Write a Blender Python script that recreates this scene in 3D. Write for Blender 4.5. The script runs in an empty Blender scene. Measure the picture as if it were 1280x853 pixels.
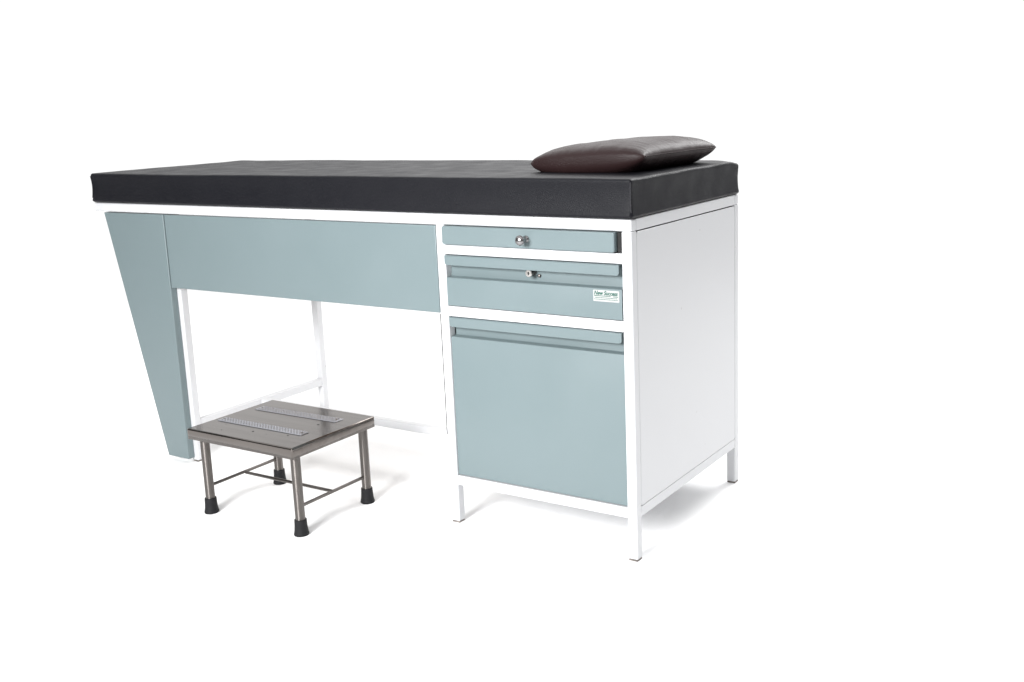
import bpy, bmesh, math
from mathutils import Vector, Matrix, noise

sc = bpy.context.scene
COL = sc.collection

# ---------------------------------------------------------------- camera
RENDER_W = 1280.0
cam_d = bpy.data.cameras.new("camera")
cam = bpy.data.objects.new("camera", cam_d)
COL.objects.link(cam)
ROT = ((0.8468164257958287, -0.07738901572615445, 0.5262251241125938),
       (0.5306992378555795, 0.18897029477932537, -0.8262254817121789),
       (-0.03550014002627057, 0.9789285816319553, 0.20109344127087608))
M = Matrix(ROT).to_4x4()
M.translation = Vector((1.0759, -2.0265, 1.0399))
cam.matrix_world = M
cam_d.sensor_fit = 'HORIZONTAL'
cam_d.sensor_width = 36.0
cam_d.lens = 36.0 * 1347.51 / RENDER_W
cam_d.shift_x = -(686.66 - 640.0) / RENDER_W
cam_d.shift_y = (399.67 - 426.5) / RENDER_W
cam_d.clip_start = 0.05
cam_d.clip_end = 500.0
sc.camera = cam

# ---------------------------------------------------------------- world: white ahead of the camera, dimmed elsewhere to keep the cabinet side darker
KEY_W, TOP_W = 95.0, 40.0
WORLD_HI, WORLD_LO = 1.06, 0.15
w = bpy.data.worlds.new("World"); sc.world = w; w.use_nodes = True
nt = w.node_tree; nt.nodes.clear()
out = nt.nodes.new('ShaderNodeOutputWorld'); bg = nt.nodes.new('ShaderNodeBackground')
tc = nt.nodes.new('ShaderNodeTexCoord')
dot = nt.nodes.new('ShaderNodeVectorMath'); dot.operation = 'DOT_PRODUCT'
dot.inputs[1].default_value = (-0.537, 0.843, 0.0)
mr = nt.nodes.new('ShaderNodeMapRange'); mr.interpolation_type = 'SMOOTHSTEP'
mr.inputs[1].default_value = 0.30; mr.inputs[2].default_value = 0.74
mr.inputs[3].default_value = WORLD_LO; mr.inputs[4].default_value = WORLD_HI
nt.links.new(tc.outputs['Generated'], dot.inputs[0])
nt.links.new(dot.outputs['Value'], mr.inputs[0])
nt.links.new(mr.outputs[0], bg.inputs['Strength'])
bg.inputs['Color'].default_value = (1, 1, 1, 1)
nt.links.new(bg.outputs[0], out.inputs[0])


def area(name, loc, target, sx, sy, power, color=(1, 1, 1)):
    l = bpy.data.lights.new(name, 'AREA'); l.shape = 'RECTANGLE'
    l.size = sx; l.size_y = sy; l.energy = power; l.color = color
    o = bpy.data.objects.new(name, l); COL.objects.link(o)
    o.location = loc
    o.rotation_euler = (Vector(target) - Vector(loc)).to_track_quat('-Z', 'Y').to_euler()
    return o


k = area("key_softbox", (-0.35, -2.9, 1.55), (-0.50, 0, 0.40), 1.0, 0.9, 61)
k.data.spread = math.radians(110)
area("back_right_fill", (0.5, 3.4, 3.1), (0.6, 0.3, 0.0), 1.6, 1.2, 88)  # unseen lamp added to whiten the floor right of the cabinet
area("back_left_fill", (-2.0, 3.4, 3.1), (-1.2, 0.2, 0.0), 2.0, 1.2, 7)  # added out of view, lifts the floor behind the open end
area("left_fill", (-4.7, 0.5, 1.0), (-0.8, 0.7, 0.0), 1.6, 1.0, 15)  # added beyond the left frame edge to brighten the floor under the table
area("overhead_fill", (-0.2, 1.6, 3.3), (-0.2, 1.6, 0), 8.6, 8.0, 250)  # large unseen panel added above to burn the floor out to white

sc.view_settings.view_transform = 'Standard'
sc.view_settings.look = 'None'
sc.view_settings.exposure = 0.0
sc.view_settings.gamma = 1.0


# ---------------------------------------------------------------- materials
def mat(name, base, rough=0.5, metal=0.0, spec=0.5, bump=None, var=None, rvar=None, coat=0.0, stretch=(1, 1, 1)):
    """bump=(scale, strength, distance); var=(scale, other colour, lo, hi); rvar=(scale, amount)"""
    m = bpy.data.materials.new(name); m.use_nodes = True
    n = m.node_tree.nodes; l = m.node_tree.links
    b = n['Principled BSDF']
    b.inputs['Base Color'].default_value = (*base, 1)
    b.inputs['Roughness'].default_value = rough
    b.inputs['Metallic'].default_value = metal
    b.inputs['Specular IOR Level'].default_value = spec
    b.inputs['Coat Weight'].default_value = coat
    b.inputs['Coat Roughness'].default_value = 0.15
    t = n.new('ShaderNodeTexCoord'); mp = n.new('ShaderNodeMapping')
    mp.inputs['Scale'].default_value = stretch
    l.new(t.outputs['Object'], mp.inputs[0])
    if var:
        x = n.new('ShaderNodeTexNoise'); x.inputs['Scale'].default_value = var[0]; x.inputs['Detail'].default_value = 6
        l.new(mp.outputs[0], x.inputs['Vector'])
        r = n.new('ShaderNodeMapRange'); r.inputs[1].default_value = var[2]; r.inputs[2].default_value = var[3]
        l.new(x.outputs[0], r.inputs[0])
        k = n.new('ShaderNodeMix'); k.data_type = 'RGBA'
        k.inputs[6].default_value = (*base, 1); k.inputs[7].default_value = (*var[1], 1)
        l.new(r.outputs[0], k.inputs[0]); l.new(k.outputs[2], b.inputs['Base Color'])
    if rvar:
        x = n.new('ShaderNodeTexNoise'); x.inputs['Scale'].default_value = rvar[0]; x.inputs['Detail'].default_value = 5
        l.new(mp.outputs[0], x.inputs['Vector'])
        r = n.new('ShaderNodeMapRange'); r.inputs[1].default_value = .3; r.inputs[2].default_value = .7
        r.inputs[3].default_value = rough - rvar[1]; r.inputs[4].default_value = rough + rvar[1]
        l.new(x.outputs[0], r.inputs[0]); l.new(r.outputs[0], b.inputs['Roughness'])
    if bump:
        last = None
        for (s, st, d) in (bump if isinstance(bump, list) else [bump]):
            x = n.new('ShaderNodeTexNoise'); x.inputs['Scale'].default_value = s; x.inputs['Detail'].default_value = 3
            l.new(mp.outputs[0], x.inputs['Vector'])
            p = n.new('ShaderNodeBump'); p.inputs['Strength'].default_value = st; p.inputs['Distance'].default_value = d
            l.new(x.outputs[0], p.inputs['Height'])
            if last: l.new(last.outputs[0], p.inputs['Normal'])
            last = p
        l.new(last.outputs[0], b.inputs['Normal'])
    return m


WHITE = mat("white_enamel", (.640, .646, .662), .33, bump=[(60, .10, .0006), (2.5, .15, .004)], var=(38, (.30, .28, .26), .735, .78))
TEAL = mat("sage_blue_enamel", (.164, .210, .221), .38, rvar=(5, .07), bump=[(90, .12, .0005), (2.4, .5, .008)], var=(4, (.158, .204, .214), .35, .7))
VINYL = mat("black_vinyl", (.0060, .0062, .0090), .50, spec=.20, bump=[(480, .8, .0010), (60, .18, .0015)], rvar=(14, .07))
BROWN = mat("brown_leatherette", (.023, .0118, .0120), .42, spec=.20, bump=[(420, .75, .0010), (45, .15, .0015)], rvar=(12, .06))
THREAD = mat("black_thread", (.02, .02, .025), .7)
STEEL = mat("brushed_steel", (.172, .155, .144), .13, metal=1.0, bump=(40, .12, .0004), rvar=(7, .04), stretch=(.6, 8, 8),
            var=(6, (.135, .120, .111), .4, .75))
TUBE = mat("polished_steel_tube", (.19, .175, .165), .40, metal=1.0, rvar=(30, .05), stretch=(6, 6, 1))
def aniso(m, amount, rot):
    """fine polishing marks running round the tube stretch its highlight along the tube"""
    n = m.node_tree.nodes; b = n['Principled BSDF']
    b.inputs['Anisotropic'].default_value = amount; b.inputs['Anisotropic Rotation'].default_value = rot
    t = n.new('ShaderNodeTangent'); t.direction_type = 'RADIAL'; t.axis = 'Z'
    m.node_tree.links.new(t.outputs[0], b.inputs['Tangent'])


aniso(TUBE, .92, 0.25)
LOCKFACE = mat("nickel_lock_face", (.62, .60, .58), .35, metal=1.0)
CHROME = mat("satin_chrome", (.30, .29, .295), .27, metal=1.0)
DARKSTEEL = mat("aged_lock_steel", (.22, .20, .19), .35, metal=1.0)
ALU = mat("checkered_aluminium", (.40, .40, .43), .30, metal=.8)
RUBBER = mat("black_rubber", (.0085, .0085, .010), .6, spec=.3, bump=(70, .3, .001))
CAP = mat("grimy_foot_cap", (.10, .085, .075), .7, var=(60, (.30, .27, .25), .4, .6))
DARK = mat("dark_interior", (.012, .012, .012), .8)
BOARD = mat("ply_board", (.30, .22, .15), .7, bump=(30, .2, .001), var=(12, (.24, .17, .11), .3, .7), stretch=(1, 8, 1))
PAPER = mat("glossy_label_paper", (.44, .45, .445), .3)
GREENINK = mat("green_ink", (.004, .085, .062), .5)
GREYINK = mat("grey_ink", (.33, .40, .38), .5)
FLOOR = mat("white_seamless_floor", (.96, .96, .96), .9, spec=.1)


# ---------------------------------------------------------------- helpers
def obj(name, bm, m, parent=None, smooth=False, bevel=0.0, seg=2, auto=None):
    bmesh.ops.recalc_face_normals(bm, faces=bm.faces[:])
    me = bpy.data.meshes.new(name); bm.to_mesh(me); bm.free()
    for k in (m if isinstance(m, (list, tuple)) else [m]): me.materials.append(k)
    o = bpy.data.objects.new(name, me); COL.objects.link(o)
    if parent: o.parent = parent
    if smooth:
        for p in me.polygons: p.use_smooth = True
    if auto:
        me.set_sharp_from_angle(angle=math.radians(auto))
    if bevel:
        b = o.modifiers.new("bevel", 'BEVEL'); b.width = bevel; b.segments = seg
        b.limit_method = 'ANGLE'; b.angle_limit = math.radians(35); b.harden_normals = False
        for p in me.polygons: p.use_smooth = True
        me.set_sharp_from_angle(angle=math.radians(50))
    return o


def thing(name, label, cat, loc=(0, 0, 0), group=None):
    o = bpy.data.objects.new(name, None); COL.objects.link(o); o.location = loc
    o.empty_display_size = .1
    tag(o, label, cat, group); return o


def tag(o, label, cat, group=None):
    o["label"] = label; o["category"] = cat
    if group: o["group"] = group


def box(bm, x0, x1, y0, y1, z0, z1):
    v = [bm.verts.new((x, y, z)) for x in (x0, x1) for y in (y0, y1) for z in (z0, z1)]
    for f in ((0, 1, 3, 2), (4, 6, 7, 5), (0, 4, 5, 1), (2, 3, 7, 6), (0, 2, 6, 4), (1, 5, 7, 3)):
        bm.faces.new([v[i] for i in f])


def bx(name, m, parent, *c, bevel=0.002, seg=2):
    bm = bmesh.new(); box(bm, *c); return obj(name, bm, m, parent, bevel=bevel, seg=seg)


def prism(bm, poly, axis, a, b):
    """poly: list of 2D points in the two other axes (in x,y,z order), extruded from a to b on axis"""
    def P(p, t):
        q = list(p); q.insert(axis, t); return q
    A = [bm.verts.new(P(p, a)) for p in poly]; B = [bm.verts.new(P(p, b)) for p in poly]
    bm.faces.new(A); bm.faces.new(B[::-1])
    n = len(poly)
    for i in range(n):
        bm.faces.new((A[i], A[(i + 1) % n], B[(i + 1) % n], B[i]))


def strip(bm, prof, x0, x1, th, inward=1):
    """thin folded sheet: profile of (y,z) points swept in x, thickness th"""
    n = len(prof); off = []
    for i in range(n):
        d = Vector((0, 0))
        for a, b in ((i - 1, i), (i, i + 1)):
            if a >= 0 and b < n:
                e = Vector(prof[b]) - Vector(prof[a]); e.normalize(); d += Vector((e.y, -e.x))
        d.normalize(); off.append((prof[i][0] + d.x * th * inward, prof[i][1] + d.y * th * inward))
    prism(bm, list(prof) + off[::-1], 0, x0, x1)


def rrect(x0, x1, z0, z1, r, n=5, corners=(1, 1, 1, 1)):
    """rounded rectangle; corners order: bl, br, tr, tl"""
    out = []
    C = ((x0, z0, 180), (x1, z0, 270), (x1, z1, 0), (x0, z1, 90))
    for (cx, cz, a0), on in zip(C, corners):
        if not on: out.append((cx, cz)); continue
        sx = 1 if cx == x0 else -1; sz = 1 if cz == z0 else -1
        for k in range(n + 1):
            a = math.radians(a0 + 90 * k / n)
            out.append((cx + sx * r + r * math.cos(a), cz + sz * r + r * math.sin(a)))
    return out


def lathe(bm, prof, origin, axis='Z', n=28):
    """prof: (radius, along) points"""
    rings = []
    for r, h in prof:
        ring = []
        for k in range(n):
            a = 2 * math.pi * k / n
            p = (r * math.cos(a), r * math.sin(a), h)
            if axis == '-Y': p = (p[0], -p[2], p[1])
            ring.append(bm.verts.new(Vector(p) + Vector(origin)))
        rings.append(ring)
    for A, B in zip(rings, rings[1:]):
        for k in range(n): bm.faces.new((A[k], A[(k + 1) % n], B[(k + 1) % n], B[k]))
    bm.faces.new(rings[0][::-1]); bm.faces.new(rings[-1])


def tube(bm, a, b, r, n=16):
    a = Vector(a); b = Vector(b); q = (b - a).to_track_quat('Z', 'Y')
    R0 = []; R1 = []
    for k in range(n):
        t = 2 * math.pi * k / n; p = q @ Vector((r * math.cos(t), r * math.sin(t), 0))
        R0.append(bm.verts.new(a + p)); R1.append(bm.verts.new(b + p))
    for k in range(n): bm.faces.new((R0[k], R0[(k + 1) % n], R1[(k + 1) % n], R1[k]))
    bm.faces.new(R0[::-1]); bm.faces.new(R1)


def spaced(a, b, n, r, k=6):
    """coordinates from a to b, with k extra divisions inside distance r of both ends"""
    e = [a + r * i / k for i in range(k)] + [b - r * i / k for i in range(k)]
    m = [a + r + (b - a - 2 * r) * i / n for i in range(n + 1)]
    return sorted(set(round(v, 6) for v in e + m))


def soft_box(dims, r, divs, disp):
    """closed rounded box from six grids; disp(p, n) gives the moved point"""
    (x0, x1), (y0, y1), (z0, z1) = dims
    X, Y, Z = spaced(x0, x1, divs[0], r), spaced(y0, y1, divs[1], r), spaced(z0, z1, divs[2], r, 4)
    bm = bmesh.new()
    lo = Vector((x0 + r, y0 + r, z0 + r)); hi = Vector((x1 - r, y1 - r, z1 - r)); cache = {}

    def V(x, y, z):
        key = (x, y, z)
        if key in cache: return cache[key]
        p = Vector(key); c = Vector([min(max(p[i], lo[i]), hi[i]) for i in range(3)])
        n = (p - c); n.normalize(); q = c + n * r
        cache[key] = bm.verts.new(disp(q, n)); return cache[key]
    def sheet(A, B, f):
        for i in range(len(A) - 1):
            for j in range(len(B) - 1):
                bm.faces.new((f(A[i], B[j]), f(A[i + 1], B[j]), f(A[i + 1], B[j + 1]), f(A[i], B[j + 1])))
    for z in (Z[0], Z[-1]): sheet(X, Y, lambda a, b, z=z: V(a, b, z))
    for y in (Y[0], Y[-1]): sheet(X, Z, lambda a, b, y=y: V(a, y, b))
    for x in (X[0], X[-1]): sheet(Y, Z, lambda a, b, x=x: V(x, a, b))
    return bm


# ---------------------------------------------------------------- setting
bm = bmesh.new()
v = [bm.verts.new(p) for p in [(-.6 + 3.7 * math.cos(a * math.pi / 48), .6 + 3.7 * math.sin(a * math.pi / 48), 0) for a in range(96)]]
bm.faces.new(v)
fl = obj("floor", bm, FLOOR); fl["kind"] = "structure"

# ---------------------------------------------------------------- examination table
L, W, LC, P = 1.832, .593, .528, .0245
ZT, ZR = .780, .754            # top and underside of the top rail
LX0, LX1 = -1.530, -1.5045     # left pair of legs
table = thing("examination_table",
              "long white steel examination table with sage blue panels, two drawers and a cabinet door",
              "examination table")


def leg(x0, x1, y0, y1, top):
    o = bx("leg", WHITE, table, x0, x1, y0, y1, .0042, top, bevel=.003, seg=3)
    bx("foot_cap", CAP, o, x0 + .001, x1 - .001, y0 + .001, y1 - .001, .0, .0040, bevel=.001)
    return o


leg(-P, 0, 0, P, ZR); leg(-P, 0, W - P, W, ZR)
leg(-LC, -LC + P, 0, P, ZR); leg(-LC, -LC + P, W - P, W, ZR)
leg(LX0, LX1, .023, .048, ZR); leg(LX0, LX1, W - P, W, ZR)

# top frame: four rails butted (front and back run full length)
bx("top_rail", WHITE, table, -L, 0, 0, P, ZR, ZT, bevel=.004, seg=3)
bx("top_rail", WHITE, table, -L, 0, W - P, W, ZR, ZT, bevel=.004, seg=3)
bx("top_rail", WHITE, table, -P, -.0005, P, W - P, ZR + .0004, ZT, bevel=.001)
bx("top_rail", WHITE, table, -L + .0005, -L + P, P, W - P, ZR + .0004, ZT, bevel=.002)
bx("top_board", BOARD, table, -L + P, -P, P, W - P, .768, .779, bevel=0)
# cabinet rails
for z0, z1 in ((.6835, .7065), (.5325, .5575), (.1016, .1264)):
    bx("cabinet_rail", WHITE, table, -LC + P, -P, .0008, P, z0, z1, bevel=.0015)
for y0, y1 in ((P, W - P),):
    bx("side_rail", WHITE, table, -P, -.0008, y0, y1, .1016, .1264, bevel=.0015)
    bx("side_rail", WHITE, table, -LC + .0008, -LC + P, y0, y1, .1016, .1264, bevel=.0015)
bx("cabinet_rail", WHITE, table, -LC + P, -P, W - P, W - .0008, .1016, .1264, bevel=.0015)
bx("gap_shade_strip", DARK, table, -LC - .0020, -LC - .0002, .0016, .0040, .23, .535, bevel=0)  # dark strip standing in for the shaded fold gap of the side sheet
# low H stretcher of the open end
bx("stretcher", WHITE, table, LX0 + .0015, LX1 - .0015, .048, W - P, .104, .128, bevel=.0015)
bx("stretcher", WHITE, table, LX1 - .0015, -LC, .290, .313, .104, .1275, bevel=.0015)

# right side panel with rounded corners set in the frame, with a fine gap around
bm = bmesh.new()
prism(bm, rrect(P + .0003, W - P - .0003, .1270, .7515, .007), 0, -.0035, -.0005)
obj("side_panel", bm, WHITE, table, bevel=.0012)
bx("side_panel", WHITE, table, -LC + .0005, -LC + .0035, P + .001, W - P - .001, .1283, .7515, bevel=.001)
bx("back_panel", WHITE, table, -LC + P + .001, -P - .001, W - .0035, W - .0005, .1283, .7515, bevel=.001)
bx("base_panel", WHITE, table, -LC + P, -P, P, W - P, .106, .109, bevel=0)
# dark body of the cabinet just behind the fronts
bm = bmesh.new(); box(bm, -LC + .0045, -.0045, .034, W - .005, .110, .752)
obj("cabinet_interior", bm, DARK, table)

# sage blue fascia and tapering end panel, folded sheet
AP = bmesh.new(); box(AP, -1.5152, -LC - .0015, .001, .018, .538, .7515)
obj("apron_panel", AP, TEAL, table, bevel=.002, seg=2)
bx("gap_shade_strip", DARK, table, -1.5184, -1.5153, .007, .018, .5385, .751, bevel=0)  # dark backing added as the seam's shade, hides the white leg behind
bm = bmesh.new()
prism(bm, [(-1.787, .7515), (-1.610, .013), (-1.5185, .013), (-1.5185, .7515)], 1, 0.0, .0225)
obj("tapered_leg_panel", bm, TEAL, table, bevel=.0022, seg=2)

# ---- top drawer, pulled slightly open, with a knob
dr = bpy.data.objects.new("drawer", None); COL.objects.link(dr); dr.parent = table
dr["label"] = "shallow top drawer with a round knob, slightly open"
bm = bmesh.new()
prism(bm, rrect(-.5035, -.0375, .7085, .7525, .006, corners=(1, 1, 0, 1)), 1, -.0095, .012)
obj("drawer_front", bm, TEAL, dr, bevel=.0018)
bx("slide_channel", DARK, dr, -.0355, -.0255, .003, .03, .709, .752, bevel=.0006)
bm = bmesh.new()
lathe(bm, [(.0085, 0), (.0080, .002), (.0048, .0045), (.0042, .013), (.0060, .0165), (.0098, .0195), (.0117, .0235),
           (.0115, .0275), (.0090, .0310), (.0055, .0330), (.0008, .0335)], (-.2635, -.0095, .7300), '-Y', 32)
obj("knob", bm, CHROME, dr, smooth=True, auto=50)


# ---- lipped fronts: middle drawer and door
def lipped_front(kind, label, z0, z1, lip_h, rec_h, y, xl, xr, lipr):
    root = bpy.data.objects.new(kind, None); COL.objects.link(root); root.parent = table
    root["label"] = label
    zt = z1 - lip_h - rec_h                   # top of the flat front
    d = .019
    bm = bmesh.new()
    prof = [(y, z0), (y, zt - .0025), (y + .0008, zt - .0008), (y + .0025, zt), (y + d - .0015, zt + .0012), (y + d - .0002, zt + .0024), (y + d + .001, zt + .0060),
            (y + d + .001, z1 - .003), (y + .012, z1 - .0005)]
    strip(bm, prof, xl, xr, .0014)
    f = obj("%s_front" % kind, bm, TEAL, root, smooth=True, auto=28)
    f.data["note"] = "sheet"
    bm = bmesh.new()                           # returned edges close the flat part into a shallow tray
    box(bm, xl + .0002, xl + .0014, y + .0015, y + .018, z0 + .001, zt - .002)
    obj("folded_edge", bm, TEAL, root); bm = bmesh.new()
    box(bm, xr - .0014, xr - .0002, y + .0015, y + .018, z0 + .001, zt - .002)
    obj("folded_edge", bm, TEAL, root)
    bm = bmesh.new()
    zl = z1 - lip_h
    prism(bm, rrect(xl, lipr, zl, z1 - .0022, .0075, corners=(1, 1, 0, 0)), 1, y - .0055, y - .0030)
    prism(bm, [(y - .0055, z1 - .0021), (y + .012, z1 - .0021), (y + .012, z1 - .0006), (y - .0045, z1 - .0006)], 0, xl, lipr)
    obj("handle_lip", bm, TEAL, root, bevel=.0008)
    return root


drw = lipped_front("drawer", "middle drawer with a folded handle lip, lock and small sticker", .5595, .6825, .0245, .0305,
                   .0005, -.5030, -.0262, -.0300)
door = lipped_front("door", "large cabinet door with a folded handle lip", .1285, .5310, .0250, .0250, .0065, -.5030, -.0262, -.0300)

# lock and rivet in the drawer's recess
bm = bmesh.new()
lathe(bm, [(.0078, 0), (.0078, .019), (.0074, .0200)], (-.2645, .019, .6505), '-Y', 28)
obj("lock", bm, DARKSTEEL, drw, smooth=True, auto=40)
lock = bpy.context.scene.objects["lock"]
bm = bmesh.new()
lathe(bm, [(.0084, 0), (.0088, .0012), (.0080, .0026), (.0030, .0028), (.0022, .0016), (.0004, .0016)], (-.2645, -.0010, .6505), '-Y', 28)
obj("lock_face", bm, LOCKFACE, lock, smooth=True, auto=40)
bm = bmesh.new(); box(bm, -.2653, -.2637, -.0042, -.0030, .6470, .6540)
obj("keyhole", bm, DARK, lock)
bm = bmesh.new()
lathe(bm, [(.0042, 0), (.0040, .002), (.0022, .0032), (.0004, .0034)], (-.2490, .018, .6430), '-Y', 20)
obj("rivet", bm, DARKSTEEL, drw, smooth=True)

# sticker
bm = bmesh.new(); prism(bm, rrect(-.0975, -.0325, .5980, .6235, .0015), 1, -.0004, .0004)
st = obj("sticker", bm, PAPER, drw)


def text_mesh(body, m, parent, x, z, size, y, shear=0.0, sx=1.0, bold=0.0, name="lettering"):
    c = bpy.data.curves.new("t", 'FONT'); c.body = body; c.size = size; c.extrude = .00015; c.offset = bold; c.shear = shear
    o = bpy.data.objects.new("t", c); COL.objects.link(o)
    bpy.context.view_layer.update()
    me = bpy.data.meshes.new_from_object(o.evaluated_get(bpy.context.evaluated_depsgraph_get()))
    bpy.data.objects.remove(o); bpy.data.curves.remove(c)
    me.transform(Matrix.Translation((x, y, z)) @ Matrix.Rotation(math.pi / 2, 4, 'X') @ Matrix.Diagonal((sx, 1, 1, 1)))
    me.materials.clear(); me.materials.append(m)
    me.name = name
    r = bpy.data.objects.new(name, me); COL.objects.link(r); r.parent = parent
    return me


def bounds(me):
    xs = [q.co.x for q in me.vertices]; return min(xs), max(xs)


me = text_mesh("New Success", GREENINK, st, -.0950, .6130, .0125, -.00055, .25, .98, .00038)
a, b = bounds(me); k = (.0590) / (b - a)
for q in me.vertices: q.co.x = -.0950 + (q.co.x - a) * k
bm = bmesh.new()
prism(bm, [(-.0950, .6100), (-.0540, .6100), (-.0530, .6112), (-.0950, .6115)], 1, -.0006, -.00045)
prism(bm, [(-.0480, .6096), (-.0355, .6096), (-.0350, .6110), (-.0475, .6110)], 1, -.0006, -.00045)
# fine print as short dashes of unreadable grey
for row, (z, xs) in enumerate(((.6060, (-.0930, -.0400)), (.6022, (-.0950, -.0360)))):
    x = xs[0]; i = 0
    while x < xs[1]:
        ww = .0016 + .0012 * ((i * 7 + row * 3) % 4) / 3
        prism(bm, [(x, z), (x + ww, z), (x + ww, z + .0014), (x, z + .0014)], 1, -.0006, -.00045)
        x += ww + .0009; i += 1
o = obj("printed_lines", bm, GREENINK, st)


# ---------------------------------------------------------------- mattress
MZ0, MZ1 = ZT + .0005, .8670
mx0, mx1, my0, my1 = -L - .001, .003, -.003, W + .002


def mdisp(q, n):
    x, y, z = q
    t = (z - MZ0) / (MZ1 - MZ0)
    p = q.copy()
    s = noise.noise(Vector((x * 3.1, y * 3.1, z * 9))) * .0022 + noise.noise(Vector((x * 11, y * 11, z * 22))) * .0009
    side = math.sqrt(n.x * n.x + n.y * n.y)
    bulge = -.0035 * math.sin(math.pi * min(1, max(0, (t - .12) / .88))) + .0025 * math.exp(-((t - .06) / .07) ** 2)
    if n.x > .5: bulge *= .6
    out = Vector((n.x, n.y, 0)) * (bulge + s * .8)
    p += out
    if n.z > .5:
        cx = min((x - mx0), (mx1 - x), .12) / .12; cy = min((y - my0), (my1 - y), .12) / .12
        p.z += s * .9 + .0015 * min(max(cx, 0), 1) * min(max(cy, 0), 1) + noise.noise(Vector((x * 16, y * 5, 2.2))) * .0006
    # soft rear right corner droops a little
    if z > MZ1 - .03:
        p.z -= .008 * math.exp(-((x - mx1) ** 2 + (y - my1) ** 2) / .0012)
    return p


bm = soft_box(((mx0, mx1), (my0, my1), (MZ0, MZ1)), .0085, (150, 50, 10), mdisp)
mattress = thing("mattress", "thin flat black vinyl mattress covering the whole top of the table", "mattress", (0, 0, 0))
obj("mattress_cover", bm, VINYL, mattress, smooth=True)
# piped seams along the top edge and up the corners
bm = bmesh.new()
def seam(pts, r):
    for a, b in zip(pts, pts[1:]): tube(bm, a, b, r, 8)
N = 60
for (cx, cy, ny, nx) in ((mx1 - .0016, my0 + .0016, -.7, .7), (mx0 + .0016, my0 + .0016, -.7, -.7)):
    seam([mdisp(Vector((cx, cy, MZ0 + .014 + (MZ1 - MZ0 - .022) * i / 10)), Vector((nx, ny, 0))) for i in range(11)], .0013)
    obj("seam", bm, THREAD, mattress, smooth=True); bm = bmesh.new()
bm.free()

# ---------------------------------------------------------------- pillow
PZ = MZ1 + .001
FL, FR, BR, BL = Vector((-.345, .135, .889)), Vector((-.030, .132, .905)), Vector((-.020, .512, .905)), Vector((-.335, .515, .895))


def pil(u, v, up):
    a, b = (u + 1) / 2, (v + 1) / 2
    p = FL * (1 - a) * (1 - b) + FR * a * (1 - b) + BR * a * b + BL * (1 - a) * b
    # the ends are pulled in between blunt corner ears; front and back walls belly out
    p.x -= u * .012 * (1 - v ** 4)
    cor = (abs(u) * abs(v)) ** 10
    p.x -= u * .005 * cor; p.y -= v * .004 * cor
    p.y += v * .010 * (1 - u ** 4)
    fu = max(0, 1 - abs(u) ** 3.6) ** (.50 if u < 0 else .57)
    fv = max(0, 1 - abs(v) ** 5.0) ** .36
    h = fu * fv
    wr = noise.noise(Vector((u * 2.2, v * 2.2, up * 3))) * .003 * h
    edge = (abs(u) ** 3) * h
    wr += noise.noise(Vector((u * 2.0, v * 17, 4.2 * up))) * .0030 * edge ** .5 * (1 if u > 0 else .6)
    wr += noise.noise(Vector((u * 14, v * 3.0, 9.2 * up))) * .0016 * (abs(v) ** 4) * h ** .5
    if up > 0:
        p.z += h * .0375 + wr
    else:
        p.z = max(p.z - h * .046 + wr, PZ)
    # front and back walls bulge out beyond the seam
    return p


bm = bmesh.new(); NU, NV = 96, 96
def grid(up):
    g = []
    for i in range(NU + 1):
        u = math.sin(math.pi / 2 * (2 * i / NU - 1)); row = []
        for j in range(NV + 1):
            vv = math.sin(math.pi / 2 * (2 * j / NV - 1)); row.append(bm.verts.new(pil(u, vv, up)))
        g.append(row)
    for i in range(NU):
        for j in range(NV): bm.faces.new((g[i][j], g[i + 1][j], g[i + 1][j + 1], g[i][j + 1]))
    return g
grid(1); grid(-1)
bmesh.ops.remove_doubles(bm, verts=bm.verts[:], dist=.00005)
pillow = thing("pillow", "dark brown leatherette pillow lying on the right end of the mattress", "pillow")
obj("pillow_cover", bm, BROWN, pillow, smooth=True)
for uu in (1, -1):
    bm = bmesh.new()
    pts = [pil(uu, -.985 + 1.97 * i / 50, 1) + Vector((uu * .0008, 0, 0)) for i in range(51)]
    for a, b in zip(pts, pts[1:]): tube(bm, a, b, .0012, 8)
    obj("seam", bm, BROWN, pillow, smooth=True)

# ---------------------------------------------------------------- step stool
SX0, SX1, SY0, SY1, SZ = -1.167, -.789, -.272, .028, .236
stool = thing("step_stool", "low stainless steel step stool on round legs with black rubber feet", "step stool")
bm = bmesh.new()
box(bm, SX0, SX1, SY0, SY1, SZ - .028, SZ)
bm.faces.ensure_lookup_table()
low = [f for f in bm.faces if abs(f.normal.z) > .0 or True]
lowf = min(bm.faces, key=lambda f: f.calc_center_median().z)
bmesh.ops.delete(bm, geom=[lowf], context='FACES_ONLY')
top = obj("seat", bm, STEEL, stool)
s = top.modifiers.new("b", 'BEVEL'); s.width = .004; s.segments = 4; s.limit_method = 'ANGLE'; s.angle_limit = .6
s = top.modifiers.new("s", 'SOLIDIFY'); s.thickness = .0018; s.offset = -1
for p in top.data.polygons: p.use_smooth = True
top.data.set_sharp_from_angle(angle=math.radians(60))
top["label"] = "brushed square tread"


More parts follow.
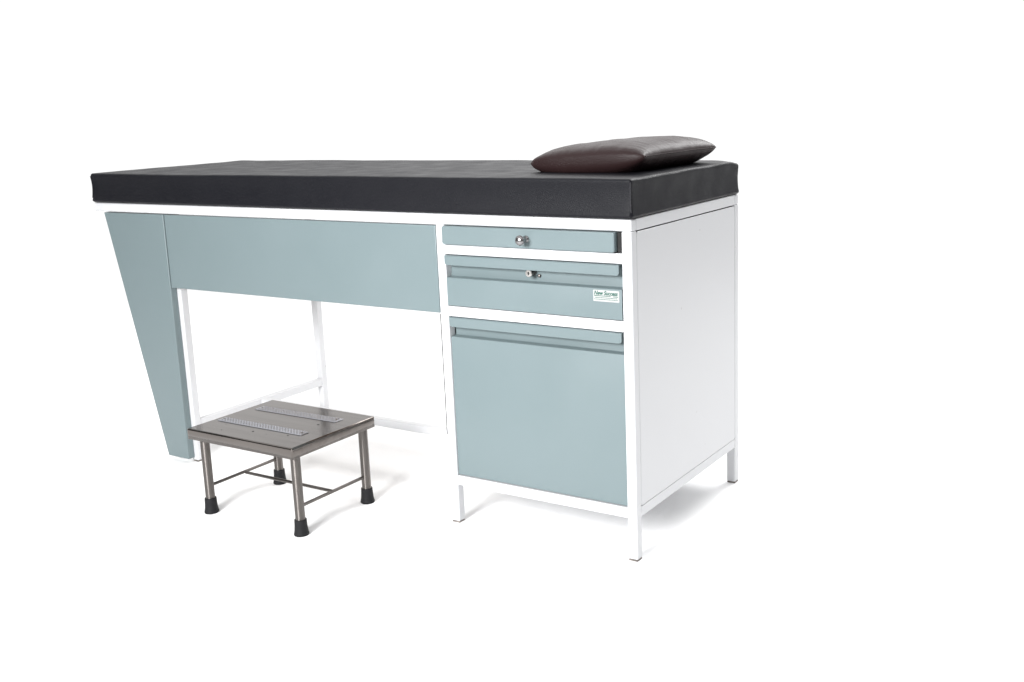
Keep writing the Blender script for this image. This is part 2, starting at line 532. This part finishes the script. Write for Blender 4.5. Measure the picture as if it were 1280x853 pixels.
def tread(x0, x1, y0, y1, skew):
    bm = bmesh.new(); nx, ny = 300, 26; g = []
    z0 = SZ + .0004
    for i in range(nx + 1):
        row = []
        for j in range(ny + 1):
            a, b = i / nx, j / ny
            X = a * (x1 - x0); Y = b * (y1 - y0)
            h = 0
            if .03 < a < .97 and .1 < b < .9:
                c = abs(math.sin((X + Y) * math.pi / .0100)) * abs(math.sin((X - Y) * math.pi / .0100))
                h = .0024 * c ** .8
            e = min(a * (x1 - x0), (1 - a) * (x1 - x0), b * (y1 - y0), (1 - b) * (y1 - y0))
            zz = z0 + (.0016 + h if e > .0001 else 0)
            row.append(bm.verts.new((x0 + X, y0 + Y + skew * a, zz)))
        g.append(row)
    for i in range(nx):
        for j in range(ny): bm.faces.new((g[i][j], g[i + 1][j], g[i + 1][j + 1], g[i][j + 1]))
    o = obj("grip_strip", bm, ALU, stool, smooth=True)
    for fx in (.035, .965):
        bm = bmesh.new()
        lathe(bm, [(.0030, 0), (.0030, .0012), (.0022, .0020), (.0004, .0021)],
              (x0 + fx * (x1 - x0), (y0 + y1) / 2 + skew * fx, SZ + .002), 'Z', 16)
        obj("screw", bm, DARKSTEEL, o, smooth=True)


tread(-1.147, -.845, -.187, -.159, .002)
tread(-1.134, -.845, -.068, -.036, .006)
for (x, y, r) in ((-1.071, -.240, .0016), (-.985, -.213, .0030), (-.877, -.198, .0024), (-.872, -.096, .0032), (-1.10, -.200, .0010),
                  (-.935, -.215, .0012)):
    bm = bmesh.new(); lathe(bm, [(r, 0), (r * .96, .0003), (r * .3, .0004)], (x, y, SZ), 'Z', 16)
    obj("drilled_hole", bm, DARK, stool)
LXY = [(-1.141, -.240), (-.814, -.240), (-.814, .005), (-1.141, .005)]
for (x, y) in LXY:
    bm = bmesh.new(); lathe(bm, [(.0122, .020), (.0122, SZ - .004)], (x, y, 0), 'Z', 28)
    lg = obj("leg", bm, TUBE, stool, smooth=True, auto=50)
    bm = bmesh.new()
    lathe(bm, [(.0100, .0), (.0180, .0), (.0190, .002), (.0185, .006), (.0168, .014), (.0158, .026), (.0154, .038), (.0150, .0405),
               (.0124, .0410)], (x, y, 0), 'Z', 28)
    obj("rubber_foot", bm, RUBBER, lg, smooth=True, auto=50)
ZB = .073
for x in (-1.141, -.814):
    bm = bmesh.new(); tube(bm, (x, -.231, ZB), (x, -.004, ZB), .0042); obj("brace", bm, TUBE, stool, smooth=True, auto=50)
bm = bmesh.new(); tube(bm, (-1.137, -.117, ZB - .002), (-.818, -.117, ZB - .002), .0042); obj("brace", bm, TUBE, stool, smooth=True, auto=50)

# ---------------------------------------------------------------- move each Empty to the base of its thing
for root, base in ((table, (-L / 2, W / 2, 0)), (mattress, (-L / 2, W / 2, MZ0)), (pillow, (-.18, .32, PZ)),
                   (stool, ((SX0 + SX1) / 2, (SY0 + SY1) / 2, 0))):
    root.location = base
    for c in root.children: c.location = c.location - Vector(base)
